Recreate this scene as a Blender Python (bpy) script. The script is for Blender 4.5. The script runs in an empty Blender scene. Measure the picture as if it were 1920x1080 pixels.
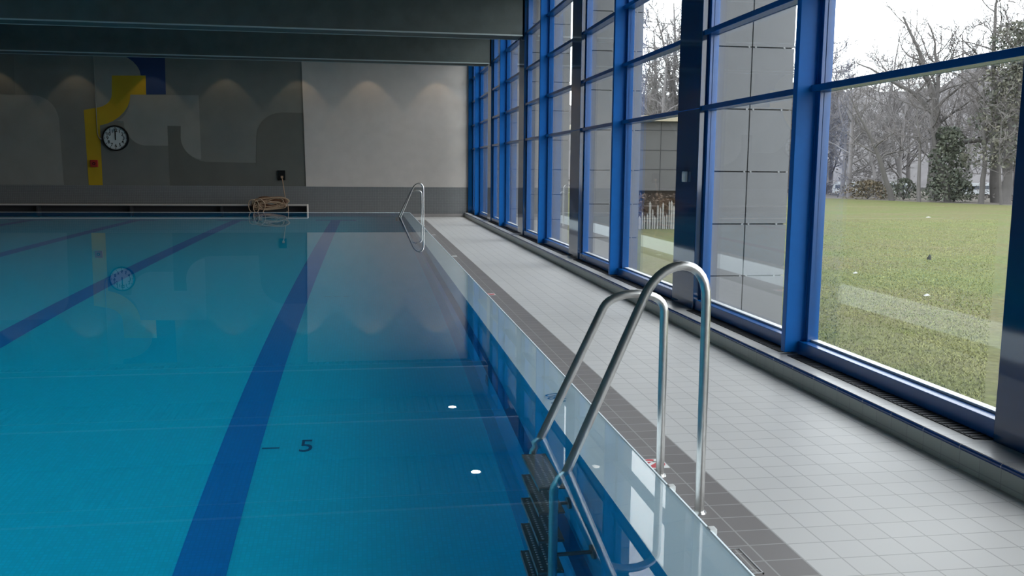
import bpy, math, random
import numpy as np
from mathutils import Vector, Matrix
S = bpy.context.scene
COL = S.collection
random.seed(7)

# ------------------------------------------------------------------ camera
# world: X towards the window wall, Y along the pool, Z up from the water level (metres)
cam_d = bpy.data.cameras.new('camera'); cam = bpy.data.objects.new('camera', cam_d); COL.objects.link(cam)
cam_d.sensor_width = 36.0; cam_d.lens = 1697.0 / 1920.0 * 36.0; cam_d.clip_end = 400; cam_d.clip_start = .05
def _cam_axes():
    f = 1697.0
    d1 = Vector((689 - 960, -(314.3 - 540), -f)).normalized()
    d2 = Vector((11600 - 960, -(412 - 540), -f)).normalized()
    d2 = (d2 - d1 * d1.dot(d2)).normalized()
    d3 = d2.cross(d1)
    return Matrix((d2, d1, d3))            # rows: the camera-space directions of world X, Y, Z
R = _cam_axes()
cam.matrix_world = Matrix.Translation((0, 0, 1.35)) @ R.to_4x4()
S.camera = cam

# ------------------------------------------------------------------ light and exposure
S.view_settings.view_transform = 'Standard'; S.view_settings.look = 'None'
S.view_settings.exposure = 0.0; S.view_settings.gamma = 1.0; S.view_settings.use_curve_mapping = False
S.cycles.use_denoising = True
S.cycles.max_bounces = 14; S.cycles.diffuse_bounces = 6; S.cycles.glossy_bounces = 6
S.cycles.transmission_bounces = 10; S.cycles.transparent_max_bounces = 24
S.cycles.sample_clamp_indirect = 6.0
S.cycles.caustics_reflective = True; S.cycles.caustics_refractive = True
SKY = 5.4
world = bpy.data.worlds.new('overcast_sky'); S.world = world; world.use_nodes = True
wn = world.node_tree.nodes; wl = world.node_tree.links
bg = wn['Background']; bg.inputs[1].default_value = SKY
tc = wn.new('ShaderNodeTexCoord'); nz = wn.new('ShaderNodeTexNoise'); nz.inputs['Scale'].default_value = 1.3
nz.inputs['Detail'].default_value = 3
rp = wn.new('ShaderNodeValToRGB')
rp.color_ramp.elements[0].position = .3; rp.color_ramp.elements[0].color = (.86, .92, 1, 1)
rp.color_ramp.elements[1].position = .7; rp.color_ramp.elements[1].color = (.95, .98, 1, 1)
wl.new(tc.outputs['Generated'], nz.inputs['Vector']); wl.new(nz.outputs['Fac'], rp.inputs['Fac']); wl.new(rp.outputs['Color'], bg.inputs[0])
# daylight comes in through the window wall: a sampling portal in the plane of the glazing
pd = bpy.data.lights.new('window_portal', 'AREA'); pd.shape = 'RECTANGLE'; pd.size = 34; pd.size_y = 5.0
pd.cycles.is_portal = True
po = bpy.data.objects.new('window_portal', pd); COL.objects.link(po)
po.location = (3.445, 13.0, 2.45); po.rotation_euler = (math.pi / 2, 0, math.pi / 2)

# ------------------------------------------------------------------ helpers
def tag(o, label=None, cat=None, group=None, kind=None):
    if label: o['label'] = label
    if cat: o['category'] = cat
    if group: o['group'] = group
    if kind: o['kind'] = kind
    return o
def empty(name, loc=(0, 0, 0), label=None, cat=None, group=None, kind=None):
    o = bpy.data.objects.new(name, None); COL.objects.link(o); o.location = loc; o.empty_display_size = .1
    return tag(o, label, cat, group, kind)
def copy_tree(o, parent=None):
    c = o.copy(); COL.objects.link(c)
    if parent: c.parent = parent
    for ch in list(o.children): copy_tree(ch, c)
    return c

class MB:
    """collects shapes; build() links them as one mesh object"""
    def __init__(s): s.v = []; s.f = []; s.m = []; s.sm = []
    def add(s, vs, fs, mi=0, smooth=False):
        b = len(s.v); s.v += [tuple(p) for p in vs]
        for f in fs: s.f.append(tuple(b + i for i in f)); s.m.append(mi); s.sm.append(smooth)
        return s
    def box(s, x0, x1, y0, y1, z0, z1, mi=0, bev=0.0):
        if bev <= 0:
            vs = [(x, y, z) for x in (x0, x1) for y in (y0, y1) for z in (z0, z1)]
            return s.add(vs, [(0, 1, 3, 2), (4, 6, 7, 5), (0, 4, 5, 1), (2, 3, 7, 6), (0, 2, 6, 4), (1, 5, 7, 3)], mi)
        import bmesh
        bm = bmesh.new(); bmesh.ops.create_cube(bm, size=1)
        for v in bm.verts:
            v.co = Vector(((x0 + x1) / 2 + v.co.x * (x1 - x0), (y0 + y1) / 2 + v.co.y * (y1 - y0), (z0 + z1) / 2 + v.co.z * (z1 - z0)))
        bmesh.ops.bevel(bm, geom=list(bm.edges), offset=bev, segments=2, profile=.5, affect='EDGES')
        bm.verts.index_update()
        s.add([v.co.copy() for v in bm.verts], [[v.index for v in f.verts] for f in bm.faces], mi)
        bm.free(); return s
    def tube(s, pts, r, n=10, mi=0, caps=True, closed=False):
        P = [Vector(p) for p in pts]; N = len(P)
        rs = r if isinstance(r, (list, tuple)) else [r] * N
        rings = []; up = None
        for i in range(N):
            if closed: t = P[(i + 1) % N] - P[i - 1]
            else: t = P[min(i + 1, N - 1)] - P[max(i - 1, 0)]
            t.normalize()
            if up is None:
                a = Vector((0, 0, 1)) if abs(t.z) < .9 else Vector((0, 1, 0))
                up = (a - t * a.dot(t)).normalized()
            else:
                up = up - t * up.dot(t)
                up = up.normalized() if up.length > 1e-6 else t.orthogonal().normalized()
            w = t.cross(up)
            rings.append([P[i] + (up * math.cos(2 * math.pi * k / n) + w * math.sin(2 * math.pi * k / n)) * rs[i] for k in range(n)])
        vs = [p for rg in rings for p in rg]; fs = []
        for i in range(N if closed else N - 1):
            j = (i + 1) % N
            for k in range(n):
                fs.append((i * n + k, i * n + (k + 1) % n, j * n + (k + 1) % n, j * n + k))
        s.add(vs, fs, mi, True)
        if caps and not closed:
            s.add(rings[0], [tuple(reversed(range(n)))], mi); s.add(rings[-1], [tuple(range(n))], mi)
        return s
    def disc(s, c, axis, r, h, n=24, mi=0, r2=None):
        c = Vector(c); a = Vector(axis).normalized(); u = a.orthogonal().normalized(); w = a.cross(u)
        r2 = r if r2 is None else r2
        A = [c + (u * math.cos(2 * math.pi * k / n) + w * math.sin(2 * math.pi * k / n)) * r for k in range(n)]
        B = [c + a * h + (u * math.cos(2 * math.pi * k / n) + w * math.sin(2 * math.pi * k / n)) * r2 for k in range(n)]
        s.add(A + B, [tuple(reversed(range(n))), tuple(range(n, 2 * n))], mi)
        s.add(A + B, [(k, (k + 1) % n, n + (k + 1) % n, n + k) for k in range(n)], mi, True)
        return s
    def ring(s, c, axis, r0, r1, h, n=40, mi=0):
        c = Vector(c); a = Vector(axis).normalized(); u = a.orthogonal().normalized(); w = a.cross(u)
        vs = []
        for (r, z) in ((r0, 0), (r1, 0), (r1, h), (r0, h)):
            vs += [c + a * z + (u * math.cos(2 * math.pi * k / n) + w * math.sin(2 * math.pi * k / n)) * r for k in range(n)]
        fs = []
        for q in range(4):
            p = (q + 1) % 4
            fs += [(q * n + k, q * n + (k + 1) % n, p * n + (k + 1) % n, p * n + k) for k in range(n)]
        return s.add(vs, fs, mi, False)
    def prism(s, poly, y0, y1, mi=0):
        """polygon in XZ, thick along Y"""
        n = len(poly)
        vs = [(x, y0, z) for x, z in poly] + [(x, y1, z) for x, z in poly]
        fs = [tuple(range(n)), tuple(reversed(range(n, 2 * n)))] + [(k, n + k, n + (k + 1) % n, (k + 1) % n) for k in range(n)]
        return s.add(vs, fs, mi)
    def build(s, name, mats, parent=None, loc=None, fix=True):
        me = bpy.data.meshes.new(name); me.from_pydata(s.v, [], s.f)
        for m in (mats if isinstance(mats, (list, tuple)) else [mats]): me.materials.append(m)
        me.polygons.foreach_set('material_index', s.m); me.polygons.foreach_set('use_smooth', s.sm)
        me.update()
        if fix:
            import bmesh
            bm = bmesh.new(); bm.from_mesh(me); bmesh.ops.recalc_face_normals(bm, faces=bm.faces); bm.to_mesh(me); bm.free()
        o = bpy.data.objects.new(name, me); COL.objects.link(o)
        if parent: o.parent = parent
        if loc: o.location = loc
        return o

def text_mesh(name, body, size, mat, parent=None, depth=.002, bold=False):
    cu = bpy.data.curves.new(name, 'FONT'); cu.body = body; cu.size = size; cu.extrude = depth / 2; cu.offset = size * .02 if bold else 0
    cu.align_x = 'CENTER'; cu.align_y = 'CENTER'; cu.resolution_u = 3
    t = bpy.data.objects.new('tmp', cu); COL.objects.link(t)
    me = bpy.data.meshes.new_from_object(t.evaluated_get(bpy.context.evaluated_depsgraph_get()))
    COL.objects.unlink(t); bpy.data.objects.remove(t)
    me.materials.clear(); me.materials.append(mat); me.name = name
    o = bpy.data.objects.new(name, me); COL.objects.link(o)
    if parent: o.parent = parent
    return o

# ------------------------------------------------------------------ materials
def pmat(name, col, rough=.5, metal=0.0, var=0.0, vscale=6.0, bump=0.0, bscale=40.0, spec=.5, coat=0.0, col2=None):
    m = bpy.data.materials.new(name); m.use_nodes = True
    N = m.node_tree.nodes; L = m.node_tree.links; b = N['Principled BSDF']
    b.inputs['Base Color'].default_value = (*col, 1); b.inputs['Roughness'].default_value = rough
    b.inputs['Metallic'].default_value = metal; b.inputs['Specular IOR Level'].default_value = spec
    b.inputs['Coat Weight'].default_value = coat; b.inputs['Coat Roughness'].default_value = .03
    t = N.new('ShaderNodeTexCoord')
    if var > 0 or col2:
        n = N.new('ShaderNodeTexNoise'); n.inputs['Scale'].default_value = vscale; n.inputs['Detail'].default_value = 5
        r = N.new('ShaderNodeValToRGB'); r.color_ramp.elements[0].position = .32; r.color_ramp.elements[1].position = .68
        a = col; c = col2 or col
        r.color_ramp.elements[0].color = (*[max(0, x * (1 - var)) for x in a], 1)
        r.color_ramp.elements[1].color = (*[min(1, x * (1 + var)) for x in c], 1)
        L.new(t.outputs['Object'], n.inputs['Vector']); L.new(n.outputs['Fac'], r.inputs['Fac']); L.new(r.outputs['Color'], b.inputs['Base Color'])
    if bump > 0:
        n = N.new('ShaderNodeTexNoise'); n.inputs['Scale'].default_value = bscale; n.inputs['Detail'].default_value = 4
        bp = N.new('ShaderNodeBump'); bp.inputs['Strength'].default_value = bump; bp.inputs['Distance'].default_value = .02
        L.new(t.outputs['Object'], n.inputs['Vector']); L.new(n.outputs['Fac'], bp.inputs['Height']); L.new(bp.outputs['Normal'], b.inputs['Normal'])
    return m
def tmat(name, col, joint, w, h, mortar, axes='XY', off=(0, 0), rough=.4, var=.05, spec=.5, tint=None):
    """tiles with joints, laid out in object coordinates on the plane of the two named axes"""
    m = bpy.data.materials.new(name); m.use_nodes = True
    N = m.node_tree.nodes; L = m.node_tree.links; b = N['Principled BSDF']
    b.inputs['Roughness'].default_value = rough; b.inputs['Specular IOR Level'].default_value = spec
    t = N.new('ShaderNodeTexCoord'); sp = N.new('ShaderNodeSeparateXYZ'); cb = N.new('ShaderNodeCombineXYZ')
    L.new(t.outputs['Object'], sp.inputs[0])
    for k, a in enumerate(axes):
        ad = N.new('ShaderNodeMath'); ad.operation = 'SUBTRACT'; ad.inputs[1].default_value = off[k]
        L.new(sp.outputs[a], ad.inputs[0]); L.new(ad.outputs[0], cb.inputs[k])
    br = N.new('ShaderNodeTexBrick'); br.offset = 0; br.squash = 1
    br.inputs['Scale'].default_value = 1; br.inputs['Brick Width'].default_value = w; br.inputs['Row Height'].default_value = h
    br.inputs['Mortar Size'].default_value = mortar; br.inputs['Mortar Smooth'].default_value = .1
    br.inputs['Color1'].default_value = (*[c * (1 - var) for c in col], 1); br.inputs['Color2'].default_value = (*[min(1, c * (1 + var)) for c in col], 1)
    br.inputs['Mortar'].default_value = (*joint, 1)
    L.new(cb.outputs[0], br.inputs['Vector'])
    L.new(br.outputs['Color'], b.inputs['Base Color'])
    return m

M = {}
M['concrete'] = pmat('dark_concrete', (0.07225, 0.085, 0.08075), .8, var=.12, vscale=3, bump=.1, bscale=60)
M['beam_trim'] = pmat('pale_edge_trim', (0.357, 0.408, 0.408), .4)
M['ceiling'] = pmat('ribbed_ceiling_sheet', (.13, .15, .155), .6, var=.05)
M['wall_paint'] = pmat('mid_grey_wall_paint', (0.172, 0.1763, 0.1591), .8, var=.06, vscale=2, bump=.15, bscale=90)
M['wall_plain'] = pmat('grey_wall_paint', (.22, .23, .22), .8, var=.06, vscale=2)
M['white_wall'] = pmat('off_white_roughcast', (0.516, 0.473, 0.4386), .85, var=.04, vscale=3, bump=.25, bscale=120)
M['mural_light'] = pmat('light_grey_paint', (0.2451, 0.2451, 0.2236), .8, var=.05, vscale=2, bump=.15, bscale=90)
M['mural_dark'] = pmat('dark_grey_paint', (0.1161, 0.1187, 0.1049), .8, var=.05, vscale=2, bump=.15, bscale=90)
M['mural_under'] = pmat('slate_grey_paint', (0.1505, 0.1548, 0.1393), .8, var=.05, vscale=2, bump=.15, bscale=90)
M['mural_yellow'] = pmat('yellow_paint', (0.43, 0.2838, 0.00344), .7, var=.05, vscale=2, bump=.1, bscale=90)
M['mural_navy'] = pmat('navy_paint', (0.00688, 0.0301, 0.1118), .7, var=.05, vscale=2, bump=.1, bscale=90)
M['dado'] = tmat('grey_mosaic_dado', (0.1892, 0.1935, 0.1935), (0.129, 0.1333, 0.1333), .053, .053, .006, 'XZ', rough=.45, var=.05)
M['blue'] = pmat('blue_lacquered_steel', (.0005, .115, .42), .42, var=.03, vscale=20, spec=.22)
M['blue_gloss'] = pmat('glossy_dark_blue_panel', (.002, .04, .13), .06, var=.03, vscale=20, spec=.8)
M['blue_frame'] = pmat('blue_window_profile', (.001, .075, .28), .25, var=.03, vscale=20, spec=.6)
M['deck_light'] = tmat('light_grey_deck_tile', (0.5762, 0.5633, 0.5504), (0.3956, 0.387, 0.3784), .1625, .1625, .0035, 'XY', (.127, .05), rough=.5, var=.02, spec=.22)
M['deck_dark'] = tmat('dark_grey_edge_tile', (0.198, 0.1804, 0.176), (0.3256, 0.3124, 0.2992), .1655, .1545, .004, 'XY', (.096, .073), rough=.5, var=.05, spec=.25)
M['kerb'] = tmat('grey_green_kerb_tile', (0.288, 0.32, 0.3), (0.216, 0.24, 0.232), .1625, .2, .003, 'YZ', (.05, .0), rough=.35, var=.03)
M['kerb_top'] = tmat('pale_kerb_top_tile', (0.51, 0.5015, 0.4887), (0.34, 0.3315, 0.323), .1625, .3, .003, 'YX', (.05, .0), rough=.3, var=.03)
M['kerb_nose'] = tmat('blue_bullnose_tile', (.012, .05, .19), (.25, .27, .33), .325, .3, .003, 'YX', (.05, .0), rough=.18, var=.1)
M['grille'] = pmat('black_grille', (.012, .013, .016), .5)
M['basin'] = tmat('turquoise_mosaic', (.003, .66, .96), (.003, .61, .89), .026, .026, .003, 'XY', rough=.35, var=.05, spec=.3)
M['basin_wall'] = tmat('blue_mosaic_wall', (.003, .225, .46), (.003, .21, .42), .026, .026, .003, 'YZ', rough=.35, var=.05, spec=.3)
M['edge_tile'] = tmat('mid_blue_mosaic', (.003, .46, .78), (.003, .43, .72), .026, .026, .003, 'XY', rough=.35, var=.04, spec=.3)
M['ledge_tile'] = tmat('navy_mosaic_ledge', (.004, .22, .50), (.004, .20, .46), .026, .026, .003, 'YZ', rough=.35, var=.04, spec=.3)
M['lane'] = tmat('dark_blue_mosaic', (.001, .26, .74), (.001, .24, .68), .026, .026, .003, 'XY', rough=.35, var=.04, spec=.3)
M['mark'] = pmat('dark_blue_mark', (.004, .14, .32), .4)
M['rim'] = tmat('pale_blue_rim_tile', (.76, .91, .97), (.72, .88, .95), .25, .25, .004, 'YX', rough=.3, var=.02)
M['rim_lip'] = pmat('white_blue_lip', (.78, .88, .92), .3, var=.02)
M['mark_blue'] = pmat('blue_rim_lettering', (.01, .20, .40), .4)
M['steel'] = pmat('brushed_stainless_steel', (.66, .65, .63), .3, metal=1.0, var=.05, vscale=30)
M['steel_dull'] = pmat('dull_steel_tread', (.16, .19, .19), .35, metal=.6, var=.1, vscale=40)
M['steel_stud'] = pmat('worn_steel_studs', (.40, .43, .43), .35, metal=.8)
M['white_plastic'] = pmat('white_plastic', (.8, .8, .78), .4)
M['grey_plastic'] = pmat('grey_plastic', (.62, .63, .64), .4)
M['black_plastic'] = pmat('black_plastic', (.008, .009, .010), .7, spec=.15)
M['red'] = pmat('red_enamel', (.55, .02, .03), .4)
M['red_box'] = pmat('dull_red_plastic', (.35, .02, .01), .4)
M['clock_face'] = pmat('clock_face', (.52, .56, .56), .3)
M['cable_tan'] = pmat('tan_rubber_cable', (.42, .28, .18), .55, var=.08, vscale=20)
M['cable_brown'] = pmat('brown_rubber_cable', (.17, .078, .040), .55, var=.1, vscale=20)
M['ledge'] = pmat('grey_ledge', (.30, .28, .27), .5, var=.05)
M['ledge_nose'] = pmat('pale_ledge_nosing', (.72, .64, .58), .4)
M['panel'] = pmat('grey_facade_panel', (0.1554, 0.1596, 0.1722), .6, var=.03, vscale=4)
M['bolt'] = pmat('zinc_bolt', (.26, .27, .28), .4)
M['joint'] = pmat('dark_joint', (.03, .03, .035), .8)
M['bld'] = pmat('dark_grey_cladding', (0.0714, 0.06972, 0.06972), .6, var=.06, vscale=2)
M['cream'] = pmat('cream_fascia', (0.3024, 0.2604, 0.1764), .6)
M['stake'] = pmat('weathered_white_wood', (0.2184, 0.21, 0.1974), .8, var=.15, vscale=8)
M['hedge'] = pmat('brown_beech_leaves', (0.084, 0.05544, 0.0378), .8, var=.4, vscale=3)
M['bark'] = pmat('grey_brown_bark', (0.0798, 0.07308, 0.06972), .9, var=.15, vscale=1.5)
M['bark_hazy'] = pmat('pale_grey_bark', (0.147, 0.1369, 0.1369), .9, var=.12, vscale=1.5)  # bark lightened and greyed to carry the haze of the distance in its colour
M['twig'] = pmat('brown_grey_twigs', (0.1218, 0.1092, 0.1058), .9, var=.15, vscale=1.5)
M['ivy'] = pmat('ivy_leaves', (0.04368, 0.0588, 0.04032), .7, var=.3, vscale=2, col2=(0.063, 0.0672, 0.0462))
M['shrub'] = pmat('olive_shrub_leaves', (0.0714, 0.0672, 0.0336), .8, var=.3, vscale=2, col2=(0.0924, 0.0672, 0.042))
M['evergreen'] = pmat('dark_evergreen_leaves', (0.05208, 0.06552, 0.0504), .7, var=.3, vscale=1, col2=(0.084, 0.07728, 0.05544))
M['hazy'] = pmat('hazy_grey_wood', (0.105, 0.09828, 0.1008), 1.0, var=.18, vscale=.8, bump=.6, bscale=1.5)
M['litter'] = pmat('white_paper', (0.336, 0.336, 0.3192), .8)
M['earth'] = pmat('dark_earth', (.03, .028, .022), .9)
M['caravan'] = pmat('white_caravan_skin', (.46, .48, .50), .5)
M['caravan_glass'] = pmat('dark_caravan_window', (.09, .10, .12), .2)

def emat(name, col, s):
    m = bpy.data.materials.new(name); m.use_nodes = True; b = m.node_tree.nodes['Principled BSDF']
    b.inputs['Base Color'].default_value = (*col, 1); b.inputs['Emission Color'].default_value = (*col, 1); b.inputs['Emission Strength'].default_value = s
    return m
M['lamp'] = emat('lit_lamp_lens', (1, .97, .9), 14.0)

def lawn_mat():
    m = bpy.data.materials.new('winter_lawn'); m.use_nodes = True; N = m.node_tree.nodes; L = m.node_tree.links; b = N['Principled BSDF']
    b.inputs['Roughness'].default_value = .95; b.inputs['Specular IOR Level'].default_value = .1
    t = N.new('ShaderNodeTexCoord')
    n1 = N.new('ShaderNodeTexNoise'); n1.inputs['Scale'].default_value = .35; n1.inputs['Detail'].default_value = 6; n1.inputs['Roughness'].default_value = .65
    n2 = N.new('ShaderNodeTexNoise'); n2.inputs['Scale'].default_value = 9; n2.inputs['Detail'].default_value = 6
    r1 = N.new('ShaderNodeValToRGB'); r1.color_ramp.elements[0].position = .35; r1.color_ramp.elements[1].position = .65
    r1.color_ramp.elements[0].color = (.103, .094, .045, 1); r1.color_ramp.elements[1].color = (.085, .100, .033, 1)
    r2 = N.new('ShaderNodeValToRGB'); r2.color_ramp.elements[0].position = .35; r2.color_ramp.elements[1].position = .7
    r2.color_ramp.elements[0].color = (.72, .72, .72, 1); r2.color_ramp.elements[1].color = (1.2, 1.2, 1.15, 1)
    mx = N.new('ShaderNodeMixRGB'); mx.blend_type = 'MULTIPLY'; mx.inputs[0].default_value = 1
    bp = N.new('ShaderNodeBump'); bp.inputs['Strength'].default_value = .6; bp.inputs['Distance'].default_value = .04
    for n in (n1, n2): L.new(t.outputs['Object'], n.inputs['Vector'])
    L.new(n1.outputs['Fac'], r1.inputs['Fac']); L.new(n2.outputs['Fac'], r2.inputs['Fac'])
    L.new(r1.outputs['Color'], mx.inputs[1]); L.new(r2.outputs['Color'], mx.inputs[2]); L.new(mx.outputs[0], b.inputs['Base Color'])
    L.new(n2.outputs['Fac'], bp.inputs['Height']); L.new(bp.outputs['Normal'], b.inputs['Normal'])
    return m
M['lawn'] = lawn_mat()
M['blade'] = pmat('grass_blades', (.20, .235, .08), .9, var=.15, vscale=1.2, col2=(.24, .24, .10), spec=.15)
M['leaf_litter'] = pmat('brown_woodland_floor', (0.084, 0.0714, 0.05712), .95, var=.25, vscale=1.5)

def glass_mat():
    """clear double glazing: sees through, and reflects by Schlick's law (same from both sides)"""
    m = bpy.data.materials.new('clear_glazing'); m.use_nodes = True; N = m.node_tree.nodes; L = m.node_tree.links
    N.remove(N['Principled BSDF']); out = N['Material Output']
    g = N.new('ShaderNodeNewGeometry'); dt = N.new('ShaderNodeVectorMath'); dt.operation = 'DOT_PRODUCT'
    L.new(g.outputs['Normal'], dt.inputs[0]); L.new(g.outputs['Incoming'], dt.inputs[1])
    def mth(op, a, b=None):
        k = N.new('ShaderNodeMath'); k.operation = op
        for i, v in enumerate((a, b)):
            if v is None: continue
            if isinstance(v, (int, float)): k.inputs[i].default_value = v
            else: L.new(v, k.inputs[i])
        return k.outputs[0]
    c = mth('ABSOLUTE', dt.outputs['Value']); s = mth('SUBTRACT', 1.0, c); p = mth('POWER', s, 5.0)
    fr = mth('ADD', mth('MULTIPLY', p, .94), .055)
    tr = N.new('ShaderNodeBsdfTransparent'); tr.inputs[0].default_value = (.955, .965, .96, 1)
    gl = N.new('ShaderNodeBsdfGlossy'); gl.inputs['Roughness'].default_value = 0.0; gl.inputs[0].default_value = (1, 1, 1, 1)
    mx = N.new('ShaderNodeMixShader'); L.new(fr, mx.inputs[0]); L.new(tr.outputs[0], mx.inputs[1]); L.new(gl.outputs[0], mx.inputs[2])
    L.new(mx.outputs[0], out.inputs['Surface'])
    return m
M['glass'] = glass_mat()
def water_mat():
    m = bpy.data.materials.new('pool_water'); m.use_nodes = True; N = m.node_tree.nodes; L = m.node_tree.links
    N.remove(N['Principled BSDF']); out = N['Material Output']
    g = N.new('ShaderNodeBsdfGlass'); g.inputs['IOR'].default_value = 1.333; g.inputs['Roughness'].default_value = 0.0
    g.inputs['Color'].default_value = (1, 1, 1, 1)
    L.new(g.outputs[0], out.inputs['Surface']); return m
M['water'] = water_mat()

# ------------------------------------------------------------------ the hall
FAR, LEFT, NEAR = 29.8, -16.0, -2.4
DECK, CEIL = -.23, 5.0
XW, YN, XL, YF = 1.01, .55, -13.4, 27.64          # inner faces of the pool tank (right, near, left, far)
DEPTH = -1.8
f = MB()
f.box(1.285, 1.7515, NEAR, 27.925, DECK - .25, DECK, 1)
f.box(1.7515, 3.16, NEAR, FAR, DECK - .25, DECK, 0)
f.box(LEFT, 1.7515, 27.925, FAR, DECK - .25, DECK, 0)
f.box(LEFT, XL - .285, NEAR, 27.925, DECK - .25, DECK, 0)
f.box(XL - .285, 1.285, NEAR, YN - .285, DECK - .25, DECK, 0)
tag(f.build('floor', [M['deck_light'], M['deck_dark']]), 'pale grey tiled pool deck with a dark tile band along the water', 'floor', kind='structure')
w = MB(); w.box(LEFT - .2, 3.6, FAR, FAR + .3, -.5, 5.3)
wall_far = tag(w.build('wall_far', M['wall_paint']), 'grey end wall beyond the far end of the pool', 'wall', kind='structure')
w = MB(); w.prism([(-2.012, 4.99), (-1.945, .735), (3.25, .735), (3.25, 4.99)], FAR - .03, FAR)
tag(w.build('panel', M['white_wall'], wall_far), 'off-white roughcast section of wall', kind='structure')
w = MB(); w.box(LEFT, 3.25, FAR - .022, FAR, DECK, .735)
tag(w.build('dado', M['dado'], wall_far), 'grey mosaic tiled lower wall', kind='structure')
w = MB(); w.box(LEFT, 3.16, FAR - .06, FAR, DECK, DECK + .10, 0, .008)
tag(w.build('baseboard_far', M['ledge']), 'low grey tiled skirting along the end wall', 'skirting', kind='structure')
w = MB(); w.box(LEFT - .3, LEFT, NEAR - .2, FAR + .3, -.5, 5.3)
tag(w.build('wall_left', M['wall_plain']), 'grey side wall opposite the windows', 'wall', kind='structure')
w = MB(); w.box(LEFT - .3, 3.6, NEAR - .3, NEAR, -.5, 5.3)
tag(w.build('wall_near', M['wall_plain']), 'grey wall behind the near end of the pool', 'wall', kind='structure')
# ribbed ceiling sheet, ribs running along the pool
c = MB(); x = LEFT; prof = []
while x < 3.5:
    prof += [(x, CEIL), (x + .07, CEIL), (x + .09, CEIL + .05), (x + .16, CEIL + .05), (x + .18, CEIL)]; x += .20
prof.append((3.6, CEIL))
n = len(prof)
vs = [(a, NEAR, b) for a, b in prof] + [(a, FAR, b) for a, b in prof]
c.add(vs, [(k, k + 1, n + k + 1, n + k) for k in range(n - 1)])
c.box(LEFT, 3.75, NEAR - .3, FAR + .3, CEIL + .051, CEIL + .3)
tag(c.build('ceiling', M['ceiling']), 'dark ribbed sheet ceiling', 'ceiling', kind='structure')

COLS = [3.97 + 5.3 * k for k in range(-1, 5)]      # wide blue columns, one under each beam
FINS = [6.66 + 5.3 * k for k in range(-1, 5)]      # slim blue fins half way between
names = ['fourth', 'third', 'second']
for i, y in enumerate(COLS):
    b = MB(); b.box(LEFT, 3.30, y - .31, y + .31, 4.17, CEIL, 0, .012)
    b.box(LEFT, 3.302, y - .316, y - .296, 4.158, 4.186, 1); b.box(LEFT, 3.302, y + .296, y + .316, 4.158, 4.186, 1)  # pale strips paint in the bright line of light along the beam's underside
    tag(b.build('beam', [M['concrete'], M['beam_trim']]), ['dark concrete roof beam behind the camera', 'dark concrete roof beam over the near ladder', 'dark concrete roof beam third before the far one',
        'dark concrete roof beam second before the far one', 'dark concrete roof beam with its lower edge nearest the top of the photo', 'dark concrete roof beam closest to the mural wall'][i], 'beam', kind='structure')
    p = MB(); p.box(3.34, 3.50, y - .33, y + .33, -.10, CEIL, 0, .004)
    p.box(3.338, 3.345, y - .322, y + .322, 1.975, 1.983, 1)
    tag(p.build('pillar', [M['blue_gloss'], M['blue']]), ['wide glossy blue column behind the camera', 'wide glossy navy column at the right edge of the photo',
        'wide glossy navy column carrying the light switch', 'wide glossy blue column second beyond the light switch one', 'wide glossy blue column under the second last beam',
        'wide glossy blue column under the beam by the mural wall'][i], 'column', kind='structure')
for i, y in enumerate(FINS):
    p = MB(); p.box(3.25, 3.47, y - .035, y + .035, -.072, CEIL, 0, .004)
    p.box(3.40, 3.47, y - .055, y - .033, -.03, CEIL, 1)
    tag(p.build('pillar', [M['blue'], M['blue_frame']]), ['slim blue fin column beside the camera', 'slim bright blue fin column beside the big lawn window', 'slim bright blue fin column second from the camera',
        'slim bright blue fin column third from the camera', 'slim bright blue fin column fourth from the camera', 'slim bright blue fin column next to the end wall'][i], 'column', kind='structure')
p = MB(); p.box(3.25, 3.50, FAR - .13, FAR, -.09, CEIL, 0, .004)
tag(p.build('pillar', M['blue_gloss']), 'dark blue post where the windows meet the end wall', 'column', kind='structure')

# windows: one per bay between a column and a fin
edges = []
stops = [(NEAR, NEAR)] + sorted([(y - .33, y + .33) for y in COLS] + [(y - .035, y + .035) for y in FINS]) + [(FAR - .13, FAR)]
TR = [1.955, 2.70, 3.445, 4.19]
for i in range(len(stops) - 1):
    y0, y1 = stops[i][1], stops[i + 1][0]
    if y1 - y0 < .3: continue
    wnd = empty('window_%d' % (len(edges) + 1), (3.47, (y0 + y1) / 2, 0), None, 'window', kind='structure'); edges.append((y0, y1))
    ym = (y0 + y1) / 2; h = (y1 - y0) / 2
    def part(nm, mb, mat): return mb.build(nm, mat, wnd)
    m = MB(); m.box(-.11, .03, -h, h, -.088, .018, 0, .004); m.box(-.105, .02, -h, h, -.092, -.05, 0)
    part('sill', m, M['blue_frame'])
    m = MB(); m.box(-.028, .03, -h, h, .018, .034); part('glazing_bead', m, M['grey_plastic'])
    for z in TR:
        m = MB(); m.box(-.11, .03, -h, h, z, z + .05, 0, .003); part('transom', m, M['blue_frame'])
    for s in (-1, 1):
        m = MB(); e0, e1 = (h - .055, h) if s > 0 else (-h, -h + .055)
        m.box(-.06, .03, e0, e1, .018, 4.98, 0, .003); part('side_frame', m, M['blue_frame'])
    zs = [.034] + TR; ze = TR + [4.99]
    for k in range(5):
        m = MB(); m.box(-.004, .012, -h + .05, h - .05, (zs[k] + (.05 if k else 0)), ze[k]); part('pane', m, M['glass'])
    wnd['label'] = 'blue framed window bay number %d along the pool wall counted from the camera end' % len(edges)
bay_names = {3: 'tall blue framed window at right looking onto the open lawn', 4: 'blue framed window filled with the grey clad pier outside',
             5: 'blue framed window showing bare trees and the low dark building', 6: 'blue framed window just beyond the second fin column',
             7: 'blue framed window with the far ladder mirrored in it', 8: 'narrow looking blue window beyond the third fin column'}
i = 0
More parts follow.
